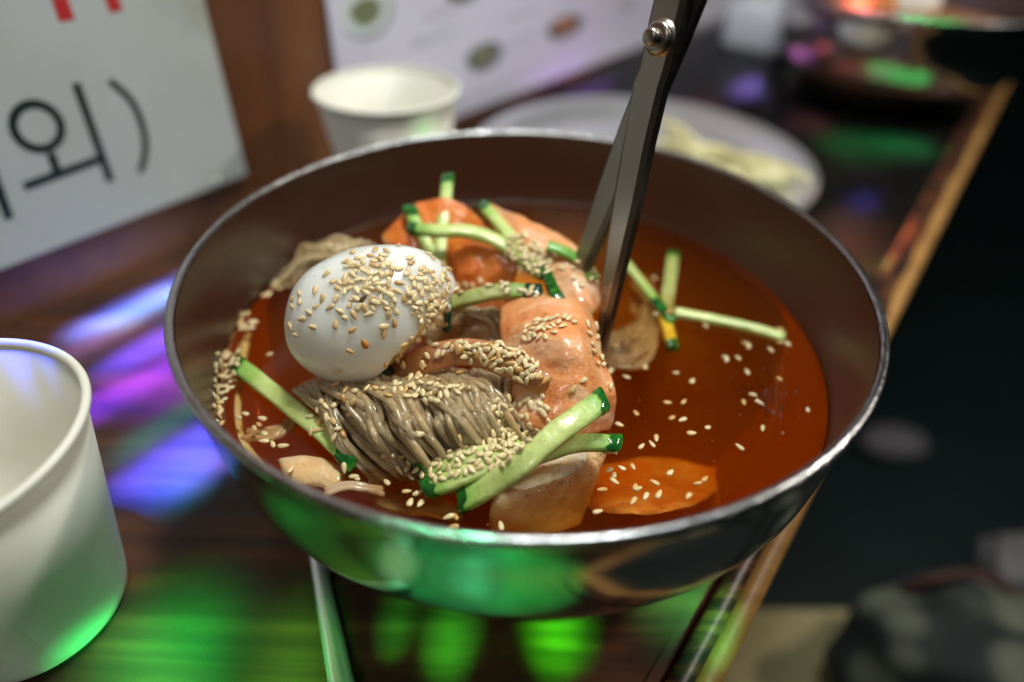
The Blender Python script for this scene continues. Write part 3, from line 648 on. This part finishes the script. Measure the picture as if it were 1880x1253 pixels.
# ------------------------------------------------------------------ paper cups
def cup(x, y, label, seam, zr=-.064):
    root = empty('paper_cup', (x, y, TZ), label, 'paper cup', 'white paper cups')
    h = zr-TZ
    prof = [(.222, .012), (.226, .0), (.230, .004), (.236, .03), (.29, h*.5), (.346, h-.02)]
    ins = [(.342, h-.02), (.286, h*.5), (.232, .045), (.001, .042)]
    V, F = lathe([(.001, .010)]+prof+ins, (x, y, TZ), 96); mk('cup_wall', V, F, M['paper'], root)
    rim = [(.352+.011*math.cos(a), h-.011+.011*math.sin(a)) for a in np.linspace(0, 2*math.pi, 12, endpoint=False)]
    V, F = lathe(rim, (x, y, TZ), 96, close=True); mk('rolled_rim', V, F, M['paper'], root)
    # overlapping paper seam
    V = []; F = []
    for i in range(12):
        z = .01+(h-.045)*i/11; r = np.interp(z, [0, .03, h*.5, h-.02], [.2295, .236, .29, .346])+.0025
        for k in range(5): 
            a = seam+(k-2)*.045; rr = r-(.0035 if k in (0, 4) else 0); V.append((x+rr*math.cos(a), y+rr*math.sin(a), TZ+z))
    for i in range(11):
        for k in range(4): F.append((i*5+k, i*5+k+1, (i+1)*5+k+1, (i+1)*5+k))
    mk('seam', V, F, M['paper'], root)
cup(-1.371, -.726, 'empty white paper cup in the near left corner of the table', math.radians(-52))
cup(-.69, 1.60, 'small white paper cup standing behind the bowl in front of the menu poster', math.radians(20), -.02)
# ------------------------------------------------------------------ steel handle under the bowl
p0 = P(575, 985, TZ)+[0, 0, .02]; p1 = P(642, 1330, TZ)+[0, 0, .03]
T = p1-p0; T[2] = 0; T /= np.linalg.norm(T); Sx = np.cross(T, [0, 0, 1]); Sx = -Sx if Sx[0] < 0 else Sx
V = []; F = []; K = 14; n = 24
for i in range(n):
    t = i/(n-1); c = p0+(p1-p0)*t; hw = .020+.016*t
    for k in range(K):
        a = 2*math.pi*k/K; V.append(c+Sx*hw*math.cos(a)+np.array([0, 0, .016*math.sin(a)]))
for i in range(n-1):
    for k in range(K): F.append((i*K+k, i*K+(k+1) % K, (i+1)*K+(k+1) % K, (i+1)*K+k))
F += [tuple(range(K))[::-1], tuple((n-1)*K+k for k in range(K))]
props(mk('utensil_handle', V, F, M['tray']), 'rounded steel utensil handle poking out from under the bowl towards the viewer', 'utensil')
# ------------------------------------------------------------------ sign board
def wbox(u0, u1, z0, z1, n0, n1, bev=.004):
    return box(U(u0, n0, z0), WV*(u1-u0), WN*(n1-n0), z1-z0, bev)
OFF = .05
sg = empty('sign_board', U(.5, OFF, -.49), 'white laminated sign with large black Korean lettering on the wooden wall', 'sign')
V, F = wbox(-1.6, 1.30, -.487, 1.2, .02, OFF); mk('board', V, F, M['board'], sg, smooth=False)
def stroke(name, pts, wpx, m, parent, off=OFF, th=.002, n=24, caps=True):
    """lettering stroke laid on the board: centre line in wall (u, z), constant width"""
    Q = np.array([wuz(W(x, y, off)) for x, y in pts]); Q = catmull(np.c_[Q, np.zeros(len(Q))], n)[:, :2] if len(Q) > 2 else np.array([Q[0]+(Q[1]-Q[0])*t for t in np.linspace(0, 1, 4)])
    T = np.gradient(Q, axis=0); T /= np.linalg.norm(T, axis=1)[:, None]; N = np.c_[-T[:, 1], T[:, 0]]*wpx/2
    V = []; F = []; L = len(Q)
    for k in (off+.0005, off+th):
        for s in (1, -1):
            for q_, nn in zip(Q, N): p = q_+s*nn; V.append(U(p[0], k, p[1]))
    for i in range(L-1):
        F += [(2*L+i, 2*L+i+1, 3*L+i+1, 3*L+i), (i, 2*L+i, 2*L+i+1, i+1), (L+i, L+i+1, 3*L+i+1, 3*L+i)]
    F += [(0, L, 3*L, 2*L), (L-1, 2*L-1+0, 4*L-1, 3*L-1)]
    return mk(name, V, F, m, parent, smooth=False)
SW = .034
lt = empty('letter', (0, 0, 0)); lt.parent = sg; c = U(.47, OFF, -.05); lt.location = Vector(c)-Vector(sg.location)
def ringp(cx, cy, rad, n=40):
    u0, z0 = wuz(W(cx, cy, OFF)); V = []; F = []
    for i in range(n):
        a = 2*math.pi*i/n
        for k, rr in ((OFF+.0005, rad-SW/2), (OFF+.002, rad-SW/2), (OFF+.002, rad+SW/2), (OFF+.0005, rad+SW/2)):
            V.append(U(u0+rr*.95*math.cos(a), k, z0+rr*math.sin(a)))
    for i in range(n):
        j = (i+1) % n
        for k in range(3): F.append((i*4+k, j*4+k, j*4+k+1, i*4+k+1))
    return V, F, (u0, z0)
ra, rb = wuz(W(30, 243, OFF)), wuz(W(113, 220, OFF)); rad = abs(rb[0]-ra[0])/2*1.03
V, F, _c = ringp(69, 233, rad); mk('letter_stroke', V, F, M['ink'], lt, smooth=False)
stroke('letter_stroke', [(93, 281), (107, 322)], SW, M['ink'], lt)
stroke('letter_stroke', [(44, 343), (186, 291)], SW, M['ink'], lt, th=.0022)
stroke('letter_stroke', [(139, 153), (203, 333)], SW, M['ink'], lt, th=.0024)
stroke('bracket', [(201, 148), (239, 183), (259, 225), (267, 271), (258, 317)], SW*.85, M['ink'], sg)
stroke('letter_fragment', [(-45, 230), (17, 402)], SW, M['ink'], sg)
stroke('red_stroke', [(95, -45), (123, 38)], SW*1.75, M['red_ink'], sg)
stroke('red_stroke', [(190, -40), (214, 21)], SW*1.6, M['red_ink'], sg)
pu = U(*(lambda q: (q[0], OFF+.008, q[1]))(wuz(W(399, 332, OFF)))); V, F = blob(pu, .014, .014, .014); mk('push_pin', V, F, M['tray'], sg)
# ------------------------------------------------------------------ menu poster
mp = empty('menu_poster', U(4.3, .03, -.7), 'pale menu poster with small pictures of dishes leaning on the wall behind the cup', 'poster')
c0 = wuz(W(860, 207, .03)); c1 = wuz(W(1200, 76, .03)); sl = (c1[1]-c0[1])/(c1[0]-c0[0])
zb = lambda u: c0[1]+(u-c0[0])*sl
ul, ur = wuz(W(614, 100, .03))[0], 9.5
V = [U(ul, .008, zb(ul)), U(ur, .008, zb(ur)), U(ur, .008, 2), U(ul, .008, 2), U(ul, .03, zb(ul)), U(ur, .03, zb(ur)), U(ur, .03, 2), U(ul, .03, 2)]
mk('poster_sheet', V, [(4, 5, 6, 7), (0, 3, 2, 1), (0, 1, 5, 4), (3, 7, 6, 2), (0, 4, 7, 3), (1, 2, 6, 5)], M['poster'], mp, smooth=False)
def disc(name, x, y, ru, rz, m, lay, parent):
    u0, z0 = wuz(W(x, y, .03)); V = []; n = 28
    for i in range(n): a = 2*math.pi*i/n; V.append(U(u0+ru*math.cos(a)*(1+.05*math.sin(3*a)), .03+lay*.0015, z0+rz*math.sin(a)))
    return mk(name, V, [tuple(range(n))], m, parent, smooth=False)
for (x, y, ru, rz, a, b2) in ((672, 24, .20, .12, 'dish_white', 'dish_green'), (888, 103, .20, .085, 'dish_rim', 'dish_green'), (1036, 48, .26, .075, 'dish_rim', 'dish_orange'), (1150, 8, .12, .03, 'dish_white', 'pink_ink'), (850, -30, .2, .1, 'dish_rim', 'dish_orange')):
    dr = disc('dish_picture', x+3, y+4, ru*1.05, rz*1.08, M['dish_shadow'], .7, mp); disc('dish', x, y, ru, rz, M[a], 1.4, dr); disc('food', x, y-2, ru*.6, rz*.6, M[b2], 2.1, dr)
def textrow(x0, y0, x1, y1, h, m, nchar, name='text_line'):
    V = []; F = []; a, b2 = wuz(W(x0, y0, .03)), wuz(W(x1, y1, .03))
    for k in range(nchar):
        for s in range(3):
            u = a[0]+(b2[0]-a[0])*(k+R.uniform(.1, .5))/nchar; z = a[1]+(b2[1]-a[1])*k/nchar+R.uniform(-h, h)*.5
            du, dz = ((b2[0]-a[0])/nchar*R.uniform(.3, .5), h*.16) if s % 2 else (h*.16, h*R.uniform(.4, .8))
            o = len(V); V += [U(u, .0325, z), U(u+du, .0325, z), U(u+du, .0325, z+dz), U(u, .0325, z+dz)]; F.append((o, o+1, o+2, o+3))
    mk(name, V, F, M[m], mp, smooth=False)
textrow(778, 38, 836, 14, .05, 'pink_ink', 6); textrow(752, 92, 830, 62, .06, 'grey_ink', 6); textrow(925, 40, 985, 22, .05, 'grey_ink', 5); textrow(930, 88, 985, 68, .05, 'grey_ink', 5); textrow(1120, 16, 1160, 2, .04, 'pink_ink', 3); textrow(1060, 52, 1100, 34, .03, 'grey_ink', 4)
# ------------------------------------------------------------------ tray with pale pickles
TC = (.745, 2.33); tr = empty('steel_plate', (TC[0], TC[1], TZ), 'wide shallow steel plate of pale yellow pickles behind the bowl', 'plate')
pr = [(.001, .012), (.78, .012), (.86, .02), (.93, .06), (1.02, .11), (1.075, .128), (1.088, .124), (1.084, .114), (1.02, .096), (.94, .048), (.86, .004), (.001, .001)]
V, F = lathe(pr, (TC[0], TC[1], TZ), 128); mk('plate_dish', V, [f[::-1] for f in F], M['tray'], tr)
for k in range(46):
    t = R.random(); c = np.array(P(1240, 285, TZ+.05))*(1-t)+np.array(P(1415, 338, TZ+.05))*t
    c += np.array([R.gauss(0, .04), R.gauss(0, .05), abs(R.gauss(.03, .05))]); a = R.gauss(-.7, .5); L = R.uniform(.12, .2)
    d = np.array([math.cos(a), math.sin(a), R.uniform(-.1, .1)])*L
    pth = catmull([c-d, c+np.array([R.uniform(-.03, .03), R.uniform(-.03, .03), .02]), c+d], 8)
    V, F = tube(pth, .028*np.array([.6, .9, 1, 1, 1, 1, .9, .6])*R.uniform(.8, 1.25), 8)
    props(mk('pickle_strip', V, F, M['pickle']), 'pale yellow pickled strip piled on the steel plate', 'pickle', 'pickles on the steel plate')
# ------------------------------------------------------------------ second bowl, napkin
b2 = bowl((3.10, 4.15, 0), 'noodle_bowl', 'out of focus steel bowl at the top right of the counter', 'steel noodle bowls', n=96)
V, F = lathe([(.001, -.22), (.944, -.22)], (3.1, 4.15, 0), 64); props(mk('broth', V, F, M['salmon_brown']), 'reddish food level in the far steel bowl', 'broth', kind='stuff')
V, F = blob(P(1585, 2, -.02), .26, .2, .15, amp=.2, seed=2); props(mk('orange_garnish', V, F, M['tomato']), 'orange garnish heaped in the far bowl', 'garnish')
V, F = blob(P(1668, 2, -.02), .24, .2, .17, amp=.05, seed=4); props(mk('egg_half', V, F, M['egg']), 'boiled egg lying in the far bowl at the top edge', 'egg')
c = P(1375, 92, TZ); V, F = box(c-WV*.1-WN*.28, WV*.9, WN*.62, .42, .05)
props(mk('napkin_stack', V, F, M['white_plastic']), 'white napkin stack left of the far steel bowl', 'napkins')
# ------------------------------------------------------------------ things below the table edge
V, F = box(P(1290, 1106, -3.75), P(1635, 1110, -3.75)-P(1290, 1106, -3.75), (P(1560, 1500, -3.75)-P(1635, 1110, -3.75)), -.7, .08)
st = props(empty('stool', tuple(P(1480, 1200, -3.75)*[1, 1, 0]+[0, 0, -8]), None), 'khaki fabric seat below the front edge of the counter', 'stool')
mk('seat_cushion', V, F, M['khaki'], st)
cst = P(1480, 1200, -3.75)
for dx, dy in ((-.3, -.6), (.5, -.6), (-.3, .25), (.5, .25)):
    V, F = tube([cst*[1, 1, 0]+[dx, dy, -8], cst*[1, 1, 0]+[dx, dy, -4.4]], .08, 10); mk('leg', V, F, M['ink'], st)
bc = P(1765, 1245, -3.3); bgr = empty('bag', tuple(bc-[0, 0, .7]), 'dark rounded bag with grey green blotches in the lower right corner', 'bag')
V, F = blob(bc, .80, .62, .62, 48, 32, amp=.22, fr=2.2, seed=6); mk('bag_body', V, F, M['blotch'], bgr)
V, F = tube(catmull([P(1660, 1085, -2.9), P(1720, 1062, -2.75), P(1800, 1058, -2.75), P(1900, 1110, -2.9)], 20), .035, 8); mk('strap', V, F, M['rust'], bgr)
V, F = blob(P(1890, 1045, -3.6), .38, .30, .22, amp=.3, seed=9); props(mk('folded_cloth', V, F, M['grey_cloth']), 'small grey folded cloth above the blotched bag at the right edge', 'cloth')
V, F = box(P(1890, 1045, -3.9)-[.5, .3, 0], (2.5, 0, 0), (0, 1.2, 0), -.2, .03); 
V2, F2 = blob(P(1640, 812, -7.8), .62, .36, .24, amp=.12, seed=12, flatb=.6); props(mk('shoe', V2, F2, M['grey_shoe']), 'blurred pale grey shoe on the dark floor right of the bowl', 'shoe')
# ------------------------------------------------------------------ sesame seeds
def seed_mesh(name, L=.0165, wd=.0096, th=.0056, n=10, m_=8, seed=0):
    V = []; F = []; tip = []
    for i in range(m_+1):
        t = math.pi*i/m_; x = -math.cos(t)
        r = math.sin(t)**.85*(1-.28*x) if 0 < i < m_ else 0
        for j in range(n):
            a = 2*math.pi*j/n; V.append((x*L+(.0015 if x > .95 else 0), r*math.cos(a)*wd, r*math.sin(a)*th*(1+.1*math.cos(3*a+seed)))); tip.append(1.0 if i == m_ else (.12 if i == m_-1 else 0))
    for i in range(m_):
        for j in range(n): F.append((i*n+j, i*n+(j+1) % n, (i+1)*n+(j+1) % n, (i+1)*n+j))
    return np.array(V), F, tip
def reg(V, F, tip, name, m):
    me = bpy.data.meshes.new(name); me.from_pydata([tuple(v) for v in V], [], F); me.validate(); me.materials.append(m)
    me.polygons.foreach_set('use_smooth', [True]*len(me.polygons))
    at = me.attributes.new('tip', 'FLOAT', 'POINT'); at.data.foreach_set('value', np.asarray(tip, dtype=np.float32)); return me
SM = {}
for nm in ('seed', 'seed_pale', 'seed_dark', 'seed_orange'):
    SM[nm] = [reg(*seed_mesh('s', seed=k, L=.0165*(1+.06*k), wd=.0100-.0006*k), 'sesame_seed', M[nm]) for k in range(3)]
SV, SF, ST = seed_mesh('s')
allV = []; allF = []; kinds = []; o = 0
for V, F, kd in BV:
    allV.append(V); allF += [tuple(i+o for i in f) for f in F]; kinds += [kd]*len(F); o += len(V)
allV = np.vstack(allV); bvh = BVHTree.FromPolygons([tuple(v) for v in allV], allF)
placed = []; STUFF = [[], [], []]; NIND = 0
def seed(x, y, lab, grp, m='seed', ang=None, stuff=False, lift=.0):
    global NIND
    d = Vector(ray(x, y)).normalized(); loc, nor, idx, dist = bvh.ray_cast(Vector(CAM), d)
    if loc is None: return
    if nor.dot(d) > 0: nor = -nor
    kd = kinds[idx]
    if lab is None:
        lab, grp = LAB.get(kd, LAB['other'])
    # stack on top of seeds already there
    h = .0042
    for q, c in placed:
        if (q-loc).length < .013: c += 1; h = max(h, .0042+.0065*min(c, 3)*.55)
    near = sum(1 for q, c in placed if (q-loc).length < .012)
    if near > 4: return
    loc2 = loc+nor*h; placed.append((loc, 0))
    nz = nor.copy() if kd != 'broth' else Vector((0, 0, 1))
    nz = (nz+Vector((R.gauss(0, .16), R.gauss(0, .16), R.gauss(0, .1)))*(1 if near == 0 else 2.2)).normalized()
    if kd == 'broth': loc2 = loc+Vector((0, 0, R.uniform(-.001, .002))); nz = (Vector((0, 0, 1))+Vector((R.gauss(0, .1), R.gauss(0, .1), 0))).normalized()
    a = ang if ang is not None else R.uniform(0, 2*math.pi)
    t = nz.orthogonal().normalized(); t = Matrix.Rotation(a, 3, nz) @ t; s = nz.cross(t)
    k = R.uniform(.62, .86); rot = Matrix((t, s, nz)).transposed()
    if stuff or NIND >= 300:
        A_ = np.array(rot); base = len(STUFF[0]); STUFF[0].extend(((SV*k)@A_.T+np.array(loc2)).tolist()); STUFF[1].extend([tuple(i+base for i in f) for f in SF]); STUFF[2].extend(ST); return
    ob = bpy.data.objects.new('sesame_seed', R.choice(SM[m])); COL.objects.link(ob)
    ob.matrix_world = Matrix.Translation(loc2) @ rot.to_4x4() @ Matrix.Scale(k, 4); NIND += 1
    props(ob, lab, 'sesame seed', grp)
LAB = {'egg': ('toasted sesame seed stuck to the white boiled egg', 'sesame seeds on the egg'),
       'broth': ('pale sesame seed floating on the orange red broth', 'sesame seeds floating on the broth'),
       'noodle': ('sesame seed lying among the grey brown noodles', 'sesame seeds on the noodles'),
       'cucumber': ('sesame seed sticking to a green cucumber stick', 'sesame seeds on the cucumber'),
       'food': ('sesame seed scattered on a pickled radish slice', 'sesame seeds on the radish'),
       'bowl': ('sesame seed clinging to the inner steel wall of the bowl', 'sesame seeds on the bowl wall'),
       'other': ('sesame seed in the bowl', 'sesame seeds in the bowl')}
def crop(pts, x0, y0, s): return [(x0+a/s, y0+b_/s) for a, b_ in pts]
EGG = [(300,610),(237,700),(277,743),(243,787),(203,820),(166,855),(224,898),(152,715),(115,745),(112,785),(155,760),(104,895),(130,940),(440,492),(478,525),(541,513),(563,481),(628,487),(638,440),(690,455),(407,545),(420,570),(458,572),(447,603),(495,545),(400,627),(335,652),(368,657),(360,688),(405,655),(440,655),(420,690),(465,692),(517,588),(560,540),(590,530),(560,565),(615,560),(650,568),(565,605),(605,610),(650,605),(487,640),(530,652),(593,662),(636,675),(695,660),(500,695),(545,690),(603,698),(645,712),(685,705),(400,707),(350,746),(319,790),(424,775),(447,750),(547,752),(590,745),(370,812),(395,845),(447,832),(505,795),(550,787),(530,825),(625,800),(677,812),(635,832),(347,884),(440,912),(610,893),(665,873),(608,932),(427,1028),(357,1135),(740,590),(760,550),(735,610),(765,630),(815,580),(850,500),(875,525),(770,670),(810,612),(833,600),(868,600),(845,660),(800,680),(740,700),(760,720),(720,740),(770,740),(815,712),(850,690),(790,775),(840,775),(870,740),(905,770),(885,655),(915,660),(940,605),(965,585),(930,560),(955,640),(960,680),(930,720),(940,775),(870,795),(890,765),(850,830),(805,843),(915,853),(912,882),(850,915),(890,912),(940,890),(920,945),(757,965),(800,970),(715,995),(855,985),(892,995),(905,1045),(955,1000),(937,1038),(850,1055),(695,1050),(690,1085),(620,1105),(725,1105),(827,1105),(985,1015),(1010,1015)]
seed(500+495/2.9825, 300+745/2.9825, 'dark brown sesame seed in the middle of the egg dome', None, 'seed_dark')
seed(500+505/2.9825, 300+987/2.9825, 'orange brown sesame seed alone low on the egg', None, 'seed_orange')
for x, y in crop(EGG, 500, 300, 2.9825): seed(x, y, None, None)
B5 = [(40,573),(52,551),(95,605),(93,672),(163,632),(243,588),(112,500),(373,615),(443,650),(338,741),(407,738),(203,787),(132,836),(357,805),(402,815),(510,848),(440,872),(290,893),(272,918),(227,927),(645,932),(743,852),(663,741),(702,707),(730,740),(935,773),(815,640),(677,612),(583,548),(590,560),(638,550),(680,495),(665,488),(685,505),(777,517),(820,487),(850,492),(820,430),(282,212),(292,365),(345,358),(90,1030),(143,1020),(190,1017),(110,1050),(112,1075),(60,1111),(200,1102),(210,1108),(283,1083),(350,1038),(465,1085),(497,1067),(427,1140),(245,1140),(300,1132),(192,1160),(40,1207),(500,415)]
for x, y in crop(B5, 1080, 420, 2.3208): seed(x, y, None, None, 'seed_pale')
B3 = [(210,595),(173,618),(303,622),(260,677),(283,655),(313,703),(313,745),(360,763),(418,770),(342,270),(458,900),(805,940),(820,950),(755,893),(985,972),(1095,1020),(1155,1030),(1113,1080),(1170,1085),(610,570),(628,532),(650,560),(655,620),(620,645),(693,640),(570,612),(600,690),(640,685),(575,690),(700,725),(715,680),(745,712),(783,605),(757,568),(700,552),(752,515),(805,530),(760,470),(815,475),(975,825),(1020,830),(1060,835),(1105,860),(1060,900),(1095,895),(1145,910),(1120,945),(1180,930),(1170,705),(990,500),(965,462),(705,440),(880,460),(920,460),(1160,400),(1130,445),(1090,470),(1050,440),(1100,410),(1180,325),(1080,325)]
for x, y in crop(B3, 380, 560, 2.9825): seed(x, y, None, None, 'seed_pale')
B4 = [(625, 1133), (290, 1075), (320, 1140), (335, 1075), (355, 578), (120, 545), (130, 105), (100, 185), (155, 180), (365, 160), (300, 250), (370, 258), (1085, 260), (1150, 205), (905, 205), (1325, 145), (1215, 20)]
for x, y in crop(B4, 740, 640, 3.48): seed(x, y, None, None, 'seed_pale')
# dense clusters, as polygons in the photo
def inside(x, y, poly):
    c = False; n = len(poly)
    for i in range(n):
        (x1, y1), (x2, y2) = poly[i], poly[(i+1) % n]
        if (y1 > y) != (y2 > y) and x < (x2-x1)*(y-y1)/(y2-y1)+x1: c = not c
    return c
def cluster(poly, n, sep, m='seed_pale', stuff=False):
    xs = [p[0] for p in poly]; ys = [p[1] for p in poly]; got = []
    for _ in range(n*40):
        if len(got) >= n: break
        x, y = R.uniform(min(xs), max(xs)), R.uniform(min(ys), max(ys))
        if inside(x, y, poly) and all(math.hypot(x-a, y-b_) > sep for a, b_ in got):
            got.append((x, y)); seed(x, y, None, None, m, stuff=stuff)
cluster([(845, 625), (900, 626), (950, 640), (985, 668), (998, 700), (960, 700), (920, 690), (880, 668), (835, 652)], 62, 6.5)
cluster([(905, 735), (1000, 725), (1015, 770), (985, 800), (960, 830), (895, 835)], 46, 10)
cluster([(790, 845), (860, 815), (930, 800), (985, 800), (940, 850), (860, 872), (790, 885)], 50, 9)
cluster([(925, 430), (975, 435), (1010, 480), (1015, 505), (960, 505), (925, 465)], 46, 7, stuff=True)
cluster([(830, 525), (900, 512), (985, 530), (985, 545), (900, 530), (840, 540)], 16, 8, stuff=True)
cluster([(960, 588), (1045, 578), (1060, 595), (1010, 625), (960, 628)], 26, 7, stuff=True)
cluster([(700, 702), (760, 690), (870, 712), (800, 740), (720, 728)], 30, 8, stuff=True)
cluster([(435, 575), (470, 575), (475, 605), (440, 608)], 11, 6, stuff=True)
cluster([(395, 650), (440, 640), (440, 690), (410, 740), (410, 795), (432, 800), (395, 790), (390, 720)], 40, 8, stuff=True)
cluster([(480, 545), (510, 515), (545, 520), (500, 540)], 6, 8, stuff=True)
cluster([(580, 445), (620, 440), (690, 445), (600, 470)], 12, 8, stuff=True)
cluster([(925, 430), (1110, 500), (1090, 540), (1050, 520)], 18, 10, stuff=True)
cluster([(660, 470), (830, 470), (825, 640), (740, 660), (760, 560)], 14, 14, 'seed', stuff=True)
cluster([(740, 520), (820, 500), (825, 590), (790, 620), (745, 590)], 34, 8, 'seed', stuff=True)
cluster([(640, 480), (720, 480), (725, 560), (650, 570)], 26, 9, 'seed', stuff=True)
cluster([(1050, 590), (1100, 600), (1120, 690), (1090, 660)], 8, 12, stuff=True)
me = reg(np.array(STUFF[0]), STUFF[1], STUFF[2], 'sesame_seeds', M['seed_pale'])
ob = bpy.data.objects.new('sesame_sprinkle', me); COL.objects.link(ob); props(ob, 'remaining scattered sesame seeds on the back of the food pile and along the bowl wall', 'sesame seeds', kind='stuff')
print('seeds', NIND, len(STUFF[0])//len(SV))
